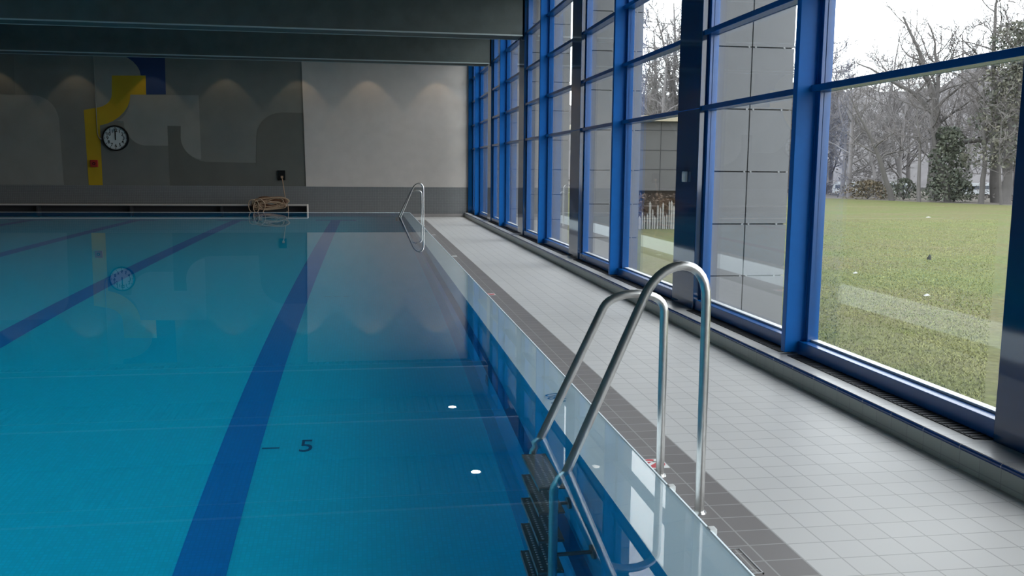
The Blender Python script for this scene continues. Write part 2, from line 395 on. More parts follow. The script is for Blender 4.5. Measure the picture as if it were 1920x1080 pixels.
for o in list(COL.objects):
    if o.name.startswith('window_') and o.type == 'EMPTY':
        k = int(o.name.split('_')[1])
        if k in bay_names: o['label'] = bay_names[k]

# kerb under the glazing and the grilles behind it
k = MB()
k.box(3.13, 3.30, NEAR, FAR, DECK - .02, -.118, 0)
k.box(3.135, 3.52, NEAR, FAR, -.118, -.092, 1)
N_ = 8; prof = [(3.135, -.128)] + [(3.139 - .016 * math.sin(a), -.111 - .016 * math.cos(a)) for a in [math.pi * j / N_ for j in range(N_ + 1)]] + [(3.145, -.094)]
n = len(prof); vs = [(a, NEAR, b) for a, b in prof] + [(a, FAR, b) for a, b in prof]
k.add(vs, [(j, j + 1, n + j + 1, n + j) for j in range(n - 1)], 2, True)
tag(k.build('trim_1', [M['kerb'], M['kerb_top'], M['kerb_nose']]), 'low tiled kerb with a dark blue rounded edge under the windows', 'kerb', kind='structure')
k = MB(); k.box(3.50, 3.75, NEAR - .3, FAR, -.6, -.092)
tag(k.build('wall_right', M['panel']), 'low plinth wall under the windows outside', 'wall', kind='structure')
grille0 = None
for i, (y0, y1) in enumerate(edges):
    if y0 < 2 or y1 > 28.9 and False: continue
    g = MB(); h = (y1 - y0) / 2 - .04
    g.add([(-.055, -h, 0), (.05, -h - .03, 0), (.05, h, 0), (-.055, h, 0), (-.055, -h, .006), (.05, -h - .03, .006), (.05, h, .006), (-.055, h, .006)],
          [(0, 1, 2, 3), (4, 5, 6, 7), (0, 1, 5, 4), (1, 2, 6, 5), (2, 3, 7, 6), (3, 0, 4, 7)])
    q = int(2 * h / .05)
    for j in range(q):
        yy = -h + .03 + j * .05; g.box(-.05, .045, yy, yy + .018, .006, .010)
    o = g.build('floor_grille', M['grille'], loc=(3.31, (y0 + y1) / 2, -.092))
    tag(o, 'black air grille in the kerb below ' + ['', '', 'the big lawn window', 'the window with the grey pier outside', 'the window showing the low dark building', 'the window beyond the second fin column',
        'the window mirroring the far ladder', 'the narrow window beyond the third fin column', 'the window before the second last beam column', 'the window before the fourth fin column', 'the window beyond the fourth fin column',
        'the last window before the end wall', 'the corner window'][min(i, 12)], 'grille', 'air grilles along the kerb')

# ------------------------------------------------------------------ pool
b = MB()
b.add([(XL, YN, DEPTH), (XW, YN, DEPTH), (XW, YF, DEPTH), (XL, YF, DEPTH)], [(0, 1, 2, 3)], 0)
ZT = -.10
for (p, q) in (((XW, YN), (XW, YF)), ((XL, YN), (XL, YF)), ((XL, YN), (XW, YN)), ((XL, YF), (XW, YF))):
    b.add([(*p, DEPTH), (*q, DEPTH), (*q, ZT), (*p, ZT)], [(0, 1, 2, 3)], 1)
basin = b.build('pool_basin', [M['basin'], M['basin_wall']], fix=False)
tag(basin, 'turquoise tiled swimming pool tank', 'pool', kind='structure')
LANE = [-.885 - 2.65 * j for j in range(5)]
for x in LANE:
    l = MB(); l.box(x - .135, x + .135, 2.6, 25.9, DEPTH, DEPTH + .004); l.box(x - .55, x + .55, 25.6, 25.88, DEPTH, DEPTH + .0045)
    tag(l.build('lane_line', M['lane'], basin), 'dark blue lane line with a cross bar at its end', kind='structure')
l = MB(); l.box(.835, .935, YN, YF, DEPTH, DEPTH + .004)
tag(l.build('edge_line', M['edge_tile'], basin), 'dark blue band along the foot of the side wall', kind='structure')
l = MB(); l.box(.935, XW, YN, YF, DEPTH, -1.2)
tag(l.build('rest_ledge', M['ledge_tile'], basin), 'darker blue tiled ledge low on the side wall', kind='structure')
for body, sz, loc, rot in (('\u2013  5', .30, (-.56, 6.22, DEPTH + .006), (0, 0, 0)), ('\u2013 \u2013 \u2013', .20, (-.40, 11.62, DEPTH + .006), (0, 0, 0))):
    t = text_mesh('depth_mark', body, sz, M['mark'], basin); t.location = loc; t.rotation_euler = rot; t.scale = (.75, 1.0, 1)
t = text_mesh('depth_mark', '8', .36, M['mark'], basin); t.location = (.93, 7.1, -1.38); t.rotation_euler = (math.pi / 2, 0, -math.pi / 2)
# overflow rim: pale tiles rising to a lip just at the water level, then down to the deck
r = MB(); offs = [(0, ZT, 0), (.232, -.008, 0), (.252, .003, 1), (.266, -.004, 1), (.272, -.02, 1), (.280, DECK - .03, 0)]
for a in range(4):
    pass
rings = []
for o_, z_, m_ in offs:
    rings.append([(XL - o_, YN - o_, z_), (XW + o_, YN - o_, z_), (XW + o_, YF + o_, z_), (XL - o_, YF + o_, z_)])
for j in range(len(rings) - 1):
    for a in range(4):
        r.add([rings[j][a], rings[j][(a + 1) % 4], rings[j + 1][(a + 1) % 4], rings[j + 1][a]], [(0, 1, 2, 3)], offs[j][2])
rim = tag(r.build('pool_rim', [M['rim'], M['rim_lip']], fix=False), 'pale blue tiled overflow rim around the pool', 'pool rim', kind='structure')
t = text_mesh('depth_mark', '1,80', .14, M['mark_blue'], rim); t.location = (1.105, 5.2, -.052)
t.rotation_euler = Matrix(((0, -1, 0), (1, 0, 0), (0, 0, 1))).to_euler(); t.rotation_euler = (0.0, 0.0, math.pi / 2)
t.rotation_euler = (math.radians(-22), 0, math.pi / 2)
wm = MB(); e = .247
wm.add([(XL - e, YN - e, 0), (XW + e, YN - e, 0), (XW + e, YF + e, 0), (XL - e, YF + e, 0)], [(0, 1, 2, 3)])
tag(wm.build('water', M['water'], fix=False), 'still clear water filling the pool to the rim', 'water', kind='structure')

# ------------------------------------------------------------------ pool ladders
def rail_path(x_in, sl_x, sl_z, top, x_post, foot, xs, deep):
    """from the stringer foot up to the water, along the sloping grip, over the arch and down the post"""
    P = [(xs, deep), (xs, deep * .5), (xs, -.26), (xs + .004, -.20), (xs + .018, -.14), (x_in - .03, -.075)]
    P += [(x_in + (sl_x - x_in) * k / 5, sl_z * k / 5) for k in range(6)]
    rx = (x_post - sl_x) ; z1 = sl_z
    # smooth arch as a cubic from the slope direction to straight down
    d = Vector((sl_x - x_in, sl_z)).normalized()
    A = Vector((sl_x, sl_z)); D = Vector((x_post, z1 - .02)); hgt = (top - z1)
    B = A + d * hgt * 1.25; C = D + Vector((0, hgt * 1.40))
    for j in range(1, 15):
        q = j / 14; P.append(tuple(A * (1 - q) ** 3 + B * 3 * q * (1 - q) ** 2 + C * 3 * q * q * (1 - q) + D * q ** 3))
    P += [(x_post + .002, z1 * .5), (x_post + .004, foot)]
    return P
def make_ladder():
    root = empty('pool_ladder', (0, 0, 0))
    for y, args in ((0.0, (.875, 1.215, .79, .945, 1.505, DECK, .815, -1.45)), (.52, (.855, 1.165, .66, .745, 1.485, DECK, .815, -1.45))):
        P = rail_path(*args)
        m = MB(); m.tube([(x, y, z) for x, z in P], .0215, 16); o = m.build('handrail', M['steel'], root, fix=False)
        m = MB(); m.disc((args[4] + .004, y, DECK), (0, 0, 1), .034, .008, 28, 0, .03); m.build('foot_cover', M['steel'], o)
        m = MB(); m.tube([(.815, y, -.95), (XW - .012, y, -.95)], .014, 10); m.disc((XW - .014, y, -.95), (1, 0, 0), .05, .012, 24)
        m.build('wall_bracket', M['steel_dull'], o)
    for j, z in enumerate((-.24, -.53, -.83, -1.13, -1.42)):
        m = MB(); m.box(.755, .875, .02, .50, z - .022, z, 0, .004)
        m.box(.752, .760, .02, .50, z - .045, z, 0)
        for a in range(3):
            for c_ in range(20):
                xx = .778 + a * .034; yy = .045 + c_ * .0225
                m.disc((xx, yy, z), (0, 0, 1), .0075, .004, 6, 1, .004)
        m.build('tread', [M['steel_dull'], M['steel_stud']], root)
    return root
lad = make_ladder(); lad.location = (0, 3.86, 0)
tag(lad, 'stainless steel pool ladder near the camera with two uneven arched handrails', 'pool ladder', 'pool ladders on the window side')
lad2 = copy_tree(lad); lad2.location = (0, 24.98, 0)
tag(lad2, 'stainless steel pool ladder at the far corner of the pool', 'pool ladder', 'pool ladders on the window side')

# ------------------------------------------------------------------ end wall: mural, clock, alarm, outlet, cable, ledge
mur = empty('wall_mural', (0, FAR, 0), 'painted mural of grey, yellow and navy blocks with rounded corners on the end wall', 'mural')
def curve(pts, n=7):
    """points; a tuple with a third value 'c' is a control point of a rounded corner"""
    out = []; i = 0
    while i < len(pts):
        p = pts[i]
        if len(p) == 3:
            a = Vector(out[-1]); b_ = Vector(p[:2]); c_ = Vector(pts[(i + 1) % len(pts)][:2])
            for j in range(1, n):
                q = j / n; k_ = 4 / 3 * .414
                c1 = a + (b_ - a) * .5523; c2 = c_ + (b_ - c_) * .5523
                v = a * (1 - q) ** 3 + c1 * 3 * q * (1 - q) ** 2 + c2 * 3 * q * q * (1 - q) + c_ * q ** 3
                out.append(tuple(v))
        else: out.append(p)
        i += 1
    return out
mural = [
 ('grey_block', 'mural_light', [(-11.6, 3.44), (-9.95, 3.43), (-9.27, 3.43, 'c'), (-9.26, 2.70), (-9.22, .74), (-11.6, .74)], 'light grey block with a rounded corner'),
 ('shade_block', 'mural_under', [(-11.6, 4.9), (-10.42, 4.9), (-10.46, 3.45), (-11.6, 3.45)], None),
 ('pale_block', 'mural_light', [(-8.16, 4.9), (-7.75, 4.9), (-7.72, 4.75), (-6.86, 4.74, 'c'), (-6.83, 4.09), (-7.67, 4.07), (-7.70, 3.50), (-7.72, 3.12, 'c'), (-8.19, 3.09)], 'pale grey block above the yellow band'),
 ('navy_block', 'mural_navy', [(-7.75, 4.9), (-6.10, 4.9), (-6.12, 3.535), (-6.695, 3.52), (-6.69, 4.09), (-6.83, 4.09), (-6.86, 4.74, 'c'), (-7.72, 4.75)], 'navy blue block'),
 ('yellow_band', 'mural_yellow', [(-7.67, 4.07), (-6.69, 4.09), (-6.70, 3.515), (-7.16, 3.505), (-7.17, 2.72, 'c'), (-8.09, 2.56), (-8.09, .74), (-8.50, .74), (-8.53, 3.02), (-8.19, 3.09), (-7.72, 3.12, 'c'), (-7.70, 3.50)], 'yellow winding band'),
 ('hook_block', 'mural_light', [(-7.16, 3.505), (-5.15, 3.53), (-5.14, 1.56), (-5.74, 1.62, 'c'), (-5.73, 2.22), (-5.715, 2.58), (-6.11, 2.58), (-6.11, 1.975), (-6.80, 1.97), (-7.38, 1.98, 'c'), (-7.40, 2.70), (-7.60, 2.71), (-7.17, 2.80, 'c')], 'light grey hook-shaped block'),
 ('dark_block', 'mural_dark', [(-6.11, 2.58), (-5.715, 2.58), (-5.73, 2.22), (-5.74, 1.56, 'c'), (-5.0, 1.485), (-3.48, 1.47), (-3.43, 2.34), (-3.40, 3.05, 'c'), (-2.64, 3.05), (-1.985, 3.05), (-1.95, .74), (-6.10, .74)], 'dark grey block with rounded steps'),
 ('under_block', 'mural_under', [(-8.085, 2.55), (-7.60, 2.70), (-7.405, 2.70), (-7.385, 1.98, 'c'), (-6.80, 1.965), (-6.115, 1.965), (-6.105, .74), (-8.085, .74)], 'slate grey block under the clock'),
]
for nm, mt, pts, lab in mural:
    m = MB(); m.prism(curve(pts), -.006, -.0005)
    o = m.build(nm, M[mt], mur)
    if lab: o['label'] = lab

clk = empty('wall_clock', (-7.64, FAR - .006, 2.18), 'large round black-rimmed clock with its hands at twelve on the mural wall', 'clock')
m = MB(); m.ring((0, -.075, 0), (0, 1, 0), .345, .388, .075, 56); m.disc((0, -.01, 0), (0, 1, 0), .36, .01, 48); m.build('case', M['black_plastic'], clk)
m = MB(); m.disc((0, -.045, 0), (0, 1, 0), .347, .03, 56); m.build('dial', M['clock_face'], clk)
m = MB()
for j in range(60):
    a = math.radians(6 * j); big = j % 5 == 0
    r0, r1, hw = (.30, .335, .010) if big else (.318, .335, .004)
    u = Vector((math.sin(a), 0, math.cos(a))); v_ = Vector((math.cos(a), 0, -math.sin(a)))
    q = [u * r0 - v_ * hw, u * r0 + v_ * hw, u * r1 + v_ * hw, u * r1 - v_ * hw]
    m.add([(p.x, -.048, p.z) for p in q] + [(p.x, -.044, p.z) for p in q], [(0, 1, 2, 3), (4, 5, 6, 7), (0, 1, 5, 4), (1, 2, 6, 5), (2, 3, 7, 6), (3, 0, 4, 7)])
m.build('minute_track', M['black_plastic'], clk)
for j in range(1, 13):
    a = math.radians(30 * j); t = text_mesh('numeral', str(j), .14, M['black_plastic'], clk, bold=True)
    t.location = (.235 * math.sin(a), -.046, .235 * math.cos(a)); t.rotation_euler = (math.pi / 2, 0, 0)
m = MB(); m.box(-.016, .016, -.056, -.052, -.05, .19); m.build('hour_hand', M['black_plastic'], clk)
m = MB(); m.box(-.011, .011, -.062, -.058, -.06, .29); m.build('minute_hand', M['black_plastic'], clk)
m = MB(); m.tube([(-8.17, FAR - .020, 4.9), (-8.17, FAR - .020, 2.45), (-8.165, FAR - .020, 2.3), (-8.13, FAR - .020, 2.19), (-8.06, FAR - .020, 2.155), (-8.00, FAR - .020, 2.15), (-7.99, FAR - .022, 2.15)], .011, 8)
m.tube([(-8.10, FAR - .028, 2.15), (-8.035, FAR - .028, 2.15)], .02, 10)
tag(m.build('cable_conduit', M['mural_light']), 'thin pale conduit running down the yellow band to the clock', 'conduit')
al = empty('fire_alarm', (-8.30, FAR - .006, 1.40), 'small red alarm box on the lower yellow band of the mural', 'alarm')
m = MB(); m.box(-.11, .11, -.06, 0, -.11, .11, 0, .01); m.build('case', M['red_box'], al)
m = MB(); m.disc((0, -.062, 0), (0, -1, 0), .045, .012, 20); m.build('button', M['black_plastic'], al)
m = MB(); m.disc((0, -.074, 0), (0, -1, 0), .02, .006, 16); m.build('indicator', M['red'], al)
ob = empty('power_outlet', (-2.70, FAR - .006, 1.085), 'black square wall outlet with a plug above the coiled cable', 'outlet')
m = MB(); m.box(-.115, .115, -.055, 0, -.155, .155, 0, .008); m.build('case', M['black_plastic'], ob)
m = MB(); m.box(-.02, .05, -.095, -.055, -.09, -.02, 0, .006); m.build('plug', M['cable_tan'], ob)

led = empty('low_ledge', (0, 0, 0), 'long low grey ledge with a pale front edge along the end wall', 'ledge')
m = MB(); m.box(-12.5, -1.83, 28.36, 28.80, .165, .212, 0, .006); m.build('top', M['ledge'], led)
m = MB(); m.box(-12.5, -1.83, 28.338, 28.36, .192, .214); m.build('nosing', M['ledge_nose'], led)
m = MB(); m.box(-1.842, -1.82, 28.345, 28.80, DECK, .214); m.build('end_panel', M['ledge_nose'], led)
m = MB(); m.box(-12.4, -1.87, 28.72, 28.79, DECK, .165); m.build('back_panel', M['joint'], led)
for x in (-4.4, -7.0, -9.6, -12.2):
    m = MB(); m.box(x, x + .05, 28.45, 28.72, DECK, .165); m.build('leg', M['joint'], led)

cc = empty('coiled_cable', (-2.93, 28.28, 0), 'tangled tan and brown cable coil draped over the low ledge', 'cable coil')
rng = random.Random(5)
def loop(cx, cz, a, b_, tilt, y, ph, wob, turns=1):
    cz += .04
    P = []
    for j in range(28 * turns):
        t_ = 2 * math.pi * j / 28
        xx = a * math.cos(t_); zz = b_ * math.sin(t_ + .15 * math.sin(2 * t_ + ph))
        xr = xx * math.cos(tilt) - zz * math.sin(tilt); zr = xx * math.sin(tilt) + zz * math.cos(tilt)
        P.append((cx + xr, y + wob * math.sin(2 * t_ + ph), cz + zr))
    return P
tan_ = MB(); br_ = MB()
for j in range(24):
    br_.tube(loop(rng.uniform(-.08, .1), .20 + rng.uniform(-.02, .06), rng.uniform(.26, .48), rng.uniform(.06, .15), rng.uniform(-.2, .3), rng.uniform(-.02, .05), rng.uniform(0, 6), .02), .017, 6, closed=True)
for j in range(9):
    tan_.tube(loop(rng.uniform(-.12, .12), .19 + rng.uniform(-.05, .07), rng.uniform(.28, .55), rng.uniform(.07, .18), rng.uniform(-.25, .4), rng.uniform(-.09, -.02), rng.uniform(0, 6), .02), .014, 6, closed=True)
tan_.tube(loop(-.46, .13, .15, .20, .2, -.12, 1, .02), .014, 6, closed=True)
tan_.tube(loop(-.30, .12, .17, .24, -.1, -.13, 2, .02), .014, 6, closed=True)
br_.build('inner_coils', M['cable_brown'], cc, fix=False); tan_.build('outer_coils', M['cable_tan'], cc, fix=False)
m = MB(); m.tube([(.245, 1.425, 1.0), (.27, 1.35, .93), (.36, .8, .60), (.45, .25, .31), (.50, .05, .235), (.53, -.02, .20), (.55, -.08, .05), (.55, -.09, -.02), (.50, -.10, .02)], .012, 8)
m.build('lead', M['cable_tan'], cc, fix=False)

# ------------------------------------------------------------------ small things on the deck and columns
sw = empty('light_switch', (3.338, 9.27, 1.285), 'small pale grey switch box on the wide navy column', 'switch')
m = MB(); m.box(-.03, 0, -.05, .05, -.055, .055, 0, .006); m.build('case', M['grey_plastic'], sw)
m = MB(); m.box(-.037, -.03, -.03, .03, -.035, .035, 0, .003); m.build('rocker', M['white_plastic'], sw)
def sign_tile(y):
    t_ = empty('warning_tile', (1.505, y, DECK))
    m = MB(); m.box(-.075, .075, -.075, .075, 0, .004); m.build('plate', M['white_plastic'], t_)
    m = MB(); m.disc((0, 0, .004), (0, 0, 1), .070, .001, 32); m.build('red_disc', M['red'], t_)
    m = MB(); q = .056
    m.add([(-q - .008, -q + .008, .0055), (-q + .008, -q - .008, .0055), (q + .008, q - .008, .0055), (q - .008, q + .008, .0055)], [(0, 1, 2, 3)])
    m.add([(-.03, .045, .0055), (.05, .02, .0055), (.045, .008, .0055), (-.035, .033, .0055)], [(0, 1, 2, 3)])
    m.disc((.035, .045, .005), (0, 0, 1), .013, .0008, 12); m.build('diver_symbol', M['white_plastic'], t_, fix=False)
    return t_
tag(sign_tile(4.56), 'red and white warning tile on the dark band behind the near ladder', 'sign', 'red warning tiles')
tag(sign_tile(11.27), 'red and white warning tile half way along the dark band', 'sign', 'red warning tiles')
for y, lab in ((16.32, 'small white marker tile on the dark band before the far ladder'), (21.6, 'small white marker tile on the dark band beside the far ladder')):
    m = MB(); m.box(1.50, 1.585, y - .05, y + .05, DECK, DECK + .004, 0, .001)
    tag(m.build('marker_tile', M['white_plastic']), lab, 'marker tile', 'white marker tiles')
ht = empty('drain_hatch', (1.41, 3.32, DECK), 'steel drain hatch with black slots at the rim, lower edge of the photo', 'hatch')
m = MB(); m.box(-.115, .115, -.115, .115, 0, .003); m.build('cover', M['deck_dark'], ht)
m = MB()
for (a, b_, c_, d_) in ((-.12, .12, -.12, -.114), (-.12, .12, .114, .12), (-.12, -.114, -.12, .12), (.114, .12, -.12, .12)): m.box(a, b_, c_, d_, 0, .006)
m.build('frame', M['steel'], ht)
for y0, y1 in ((-.105, -.005), (.005, .105)):
    m = MB(); m.box(.062, .078, y0, y1, .003, .0045); m.build('slot', M['black_plastic'], ht)

for y, lab in ((3.60, 'tiny white clip on the pool rim behind the near ladder'), (3.13, 'tiny white clip on the pool rim in front of the near ladder')):
    m = MB(); m.box(1.262, 1.292, y - .018, y + .018, -.035, .006, 0, .004)
    tag(m.build('rim_clip', M['white_plastic']), lab, 'clip', 'white rim clips')

# ------------------------------------------------------------------ lamps
for i, (x, y) in enumerate(((2.18, 18.29), (2.17, 23.57))):
    L_ = empty('ceiling_lamp', (x, y, CEIL), ['round lit ceiling downlight nearer the camera, mirrored in the water', 'round lit ceiling downlight nearer the end wall, mirrored in the water'][i], 'ceiling lamp', 'ceiling downlights by the windows')
    m = MB(); m.ring((0, 0, -.012), (0, 0, 1), .10, .125, .015, 32); m.build('trim_ring', M['white_plastic'], L_)
    m = MB(); m.disc((0, 0, -.02), (0, 0, 1), .10, .015, 32); m.build('lens', M['lamp'], L_)
    m = MB(); m.disc((0, 0, -.004), (0, 0, 1), .122, .06, 32); m.build('housing', M['grey_plastic'], L_)
for i, y in enumerate((2.4, 6.9, 11.4)):  # added lamps on the unseen left wall, there to brighten the pool
    L_ = empty('pool_lamp', (XL, y, -.75), 'round underwater lamp number %d along the left pool wall' % (i + 1), 'pool lamp', 'underwater lamps')
    m = MB(); m.ring((0, 0, 0), (1, 0, 0), .12, .15, .025, 32); m.build('trim_ring', M['steel'], L_)
    m = MB(); m.disc((.002, 0, 0), (1, 0, 0), .12, .012, 32); m.build('lens', M['lamp'], L_)
    ld = bpy.data.lights.new('pool_light', 'SPOT'); ld.energy = 330; ld.color = (.8, .95, 1); ld.spot_size = math.radians(150); ld.spot_blend = .6; ld.shadow_soft_size = .12
    lo = bpy.data.objects.new('pool_light', ld); COL.objects.link(lo); lo.parent = L_; lo.location = (.14, 0, 0); lo.rotation_euler = (0, -math.pi / 2, 0)
for i, (x, en) in enumerate(((-4.8, 150), (-8.6, 260))):  # two more added lamps out of view, lifting the near pool floor
    L_ = empty('pool_lamp', (x, YN, -.75), ['round underwater lamp in the near pool wall closest to the ladder side', 'round underwater lamp in the near pool wall towards the left corner'][i], 'pool lamp', 'underwater lamps')
    m = MB(); m.ring((0, 0, 0), (0, 1, 0), .12, .15, .025, 32); m.build('trim_ring', M['steel'], L_)
    m = MB(); m.disc((0, .002, 0), (0, 1, 0), .12, .012, 32); m.build('lens', M['lamp'], L_)
    ld = bpy.data.lights.new('pool_light', 'SPOT'); ld.energy = en; ld.color = (.8, .95, 1); ld.spot_size = math.radians(150); ld.spot_blend = .6; ld.shadow_soft_size = .12
    lo = bpy.data.objects.new('pool_light', ld); COL.objects.link(lo); lo.parent = L_; lo.location = (0, .14, 0); lo.rotation_euler = (math.pi / 2, 0, 0)
for i, x in enumerate((-10.9, -8.7, -6.5, -4.32, -2.13, .05, 2.24)):
    L_ = empty('wall_washer', (x, FAR - .62, CEIL), 'small warm downlight above the end wall, ' + ['far left end', 'beside the yellow band', 'above the navy block', 'above the hook-shaped block',
        'at the off-white wall edge', 'over the off-white wall', 'nearest the windows'][i], 'downlight', 'wall washing downlights')
    m = MB(); m.ring((0, 0, -.04), (0, 0, 1), .05, .065, .04, 24); m.build('trim_ring', M['black_plastic'], L_)
    m = MB(); m.disc((0, 0, -.02), (0, 0, 1), .05, .01, 24); m.build('lens', M['lamp'], L_)
    ld = bpy.data.lights.new('wash_light', 'SPOT'); ld.energy = 20; ld.color = (1, .74, .45); ld.spot_size = math.radians(72); ld.spot_blend = .22; ld.shadow_soft_size = .03
    lo = bpy.data.objects.new('wash_light', ld); COL.objects.link(lo); lo.parent = L_; lo.location = (0, 0, -.06)

# ------------------------------------------------------------------ outside: piers, building, lawn
GL = -.33
for i, yc in enumerate([9.0 + 5.3 * k for k in range(0, 5)] + [3.7]):
    p = empty('facade_pier', (3.97, yc, GL), ['grey panelled pier outside the window left of the big lawn window', 'grey panelled pier outside beyond the second fin column', 'grey panelled pier outside beyond the third fin column',
        'grey panelled pier outside before the end wall', 'grey panelled pier outside level with the end wall', 'grey panelled pier outside beside the camera'][i], 'pier', kind='structure')
    m = MB(); m.box(-.42, .375, .03, .45, 0, 6.2); m.build('core', M['joint'], p)
    m = MB(); zz = [-.10, .582, 1.129, 1.673, 2.311, 2.937, 3.55, 4.16, 4.77, 5.4, 6.2]
    for a, b_ in ((-.45, -.072), (-.060, .375)):
        for j in range(len(zz) - 1):
            m.box(a, b_, 0, .03, zz[j] + .006 + (0.1 if j == 0 else 0), zz[j + 1] - .006)
    for j in range(len(zz) - 1):
        m.box(.375, .39, .0, .46, zz[j] + .006 + (0.1 if j == 0 else 0), zz[j + 1] - .006)
    m.build('panel', M['panel'], p)
    m = MB()
    for z in zz[1:-1]:
        for x in (-.10, -.03, .28): m.disc((x, .001, z), (0, -1, 0), .011, .006, 8)
    m.build('panel_bolts', M['bolt'], p)

lw = MB(); EL = [(48, -25), (48, 9.5), (33.6, 43.4), (29, 54), (21.8, 71), (10, 99), (3.7, 113)]
for (a, b_) in zip(EL[:-1], EL[1:]):
    lw.add([(3.7, a[1], GL), (*a, GL), (*b_, GL), (3.7, b_[1], GL)], [(0, 1, 2, 3)])
tag(lw.build('lawn', M['lawn'], fix=False), 'wide winter lawn outside the windows', 'lawn', kind='structure')
wf = MB(); wf.add([(3.6, -60, GL - .03), (220, -60, GL - .03), (220, 260, GL - .03), (3.6, 260, GL - .03)], [(0, 1, 2, 3)])
tag(wf.build('woodland_ground', M['leaf_litter'], fix=False), 'brown leaf covered ground of the wood behind the lawn', 'ground', kind='structure')

# grass near the windows, as blades
def blades():
    g = np.random.default_rng(3); n = 95000
    y = 4 + 26 * g.random(n) ** 2.2; x = y * (.46 + .30 * g.random(n))
    keep = x > 3.9; x = x[keep]; y = y[keep]; n = len(x)
    a = g.random(n) * 6.28; h = .008 + .018 * g.random(n); wd = .003 + .004 * g.random(n); ln = (g.random((n, 2)) - .5) * .05
    v = np.zeros((n, 3, 3))
    v[:, 0] = np.stack([x - np.cos(a) * wd, y - np.sin(a) * wd, np.full(n, GL)], 1)
    v[:, 1] = np.stack([x + np.cos(a) * wd, y + np.sin(a) * wd, np.full(n, GL)], 1)
    v[:, 2] = np.stack([x + ln[:, 0], y + ln[:, 1], GL + h], 1)
    me = bpy.data.meshes.new('grass'); me.vertices.add(3 * n); me.vertices.foreach_set('co', v.ravel())
    me.loops.add(3 * n); me.loops.foreach_set('vertex_index', np.arange(3 * n, dtype=np.int32))
    me.polygons.add(n); me.polygons.foreach_set('loop_start', np.arange(0, 3 * n, 3, dtype=np.int32)); me.update(); me.validate()
    me.materials.append(M['blade'])
    o = bpy.data.objects.new('grass', me); COL.objects.link(o); return o
tag(blades(), 'short winter grass on the lawn outside the big window', 'grass', kind='stuff')
for i, (x, y, s_, lab) in enumerate(((20.85, 31.3, .10, 'white paper scrap far out on the lawn'), (7.55, 11.25, .045, 'white paper scrap on the lawn in the middle distance'), (8.0, 13.9, .04, 'small pale leaf on the lawn'))):
    m = MB(); m.add([(-s_, -s_ * .6, .004), (s_, -s_ * .5, .012), (s_ * .8, s_ * .6, .03), (-s_ * .7, s_ * .5, .010), (0, 0, .035)], [(0, 1, 4), (1, 2, 4), (2, 3, 4), (3, 0, 4)])
    tag(m.build('paper_scrap', M['litter'], loc=(x, y, GL)), lab, 'litter')
m = MB(); m.disc((0, 0, 0), (0, 0, 1), .05, .05, 9, 0, .035); m.disc((.012, 0, .05), (0, 0, 1), .034, .05, 8, 0, .012)
tag(m.build('earth_clod', M['earth'], loc=(10.77, 16.05, GL)), 'small dark lump of earth on the lawn outside the big window', 'earth')

bd = empty('low_building', (9.9, 26.0, GL), 'low dark grey panelled building with a cream roof edge outside', 'building')
m = MB(); m.box(-2.6, 2.0, 0, 6, 1.08, 3.10); m.build('upper_wall', M['bld'], bd)
m = MB()
for z in (1.70, 2.26, 2.84): m.box(-2.6, 2.0, -.012, 0, z, z + .012)
for x in (-2.0, -1.35, -.7, 0, .65, 1.3): m.box(x, x + .012, -.011, 0, 1.08, 3.1)
m.build('panel_joints', M['joint'], bd)
m = MB(); m.box(-2.75, 2.1, -.25, 6.1, 3.10, 3.26); m.build('roof_edge', M['cream'], bd)
m = MB(); m.box(-2.5, 1.9, .5, 5.8, 0, 1.08); m.build('lower_wall', M['hedge'], bd)
def leaf_cloud(mb, n, fn, size, rng):
    for _ in range(n):
        p = Vector(fn()); s_ = size * rng.uniform(.6, 1.3)
        u = Vector((rng.gauss(0, 1), rng.gauss(0, 1), rng.gauss(0, 1))).normalized(); v_ = u.orthogonal().normalized(); w_ = u.cross(v_)
        a = rng.uniform(0, 6.28); e1 = v_ * math.cos(a) + w_ * math.sin(a); e2 = u.cross(e1)
        mb.add([p - e1 * s_, p + e2 * s_ * .55, p + e1 * s_, p - e2 * s_ * .55], [(0, 1, 2, 3)])
rg = random.Random(11)
m = MB(); leaf_cloud(m, 2200, lambda: (rg.uniform(-2.6, 2.2), rg.uniform(-.75, -.25), rg.uniform(.05, 1.0) ), .05, rg)
h_ = m.build('beech_hedge', M['hedge'], loc=(9.9, 26.0, GL), fix=False)
tag(h_, 'brown leafed beech hedge in front of the low dark building', 'hedge')
fe = empty('picket_fence', (9.9, 25.1, GL), 'uneven weathered white stake fence below the brown hedge', 'fence')
x = -2.5
while x < 2.0:
    hh = rg.choice((.35, .42, .5, .62, .72)) * rg.uniform(.85, 1.1); wd = rg.uniform(.03, .075)
    m = MB(); m.add([(x, -.02, 0), (x + wd, -.02, 0), (x + wd, .02, 0), (x, .02, 0), (x, -.02, hh), (x + wd, -.02, hh), (x + wd, .02, hh), (x, .02, hh), (x + wd / 2, 0, hh + .08)],
        [(0, 1, 5, 4), (1, 2, 6, 5), (2, 3, 7, 6), (3, 0, 4, 7), (4, 5, 8), (5, 6, 8), (6, 7, 8), (7, 4, 8)])
    m.build('stake', M['stake'], fe); x += wd + rg.uniform(.005, .06)
m = MB(); m.box(-2.5, 2.0, .02, .05, .2, .25); m.build('rail', M['stake'], fe)

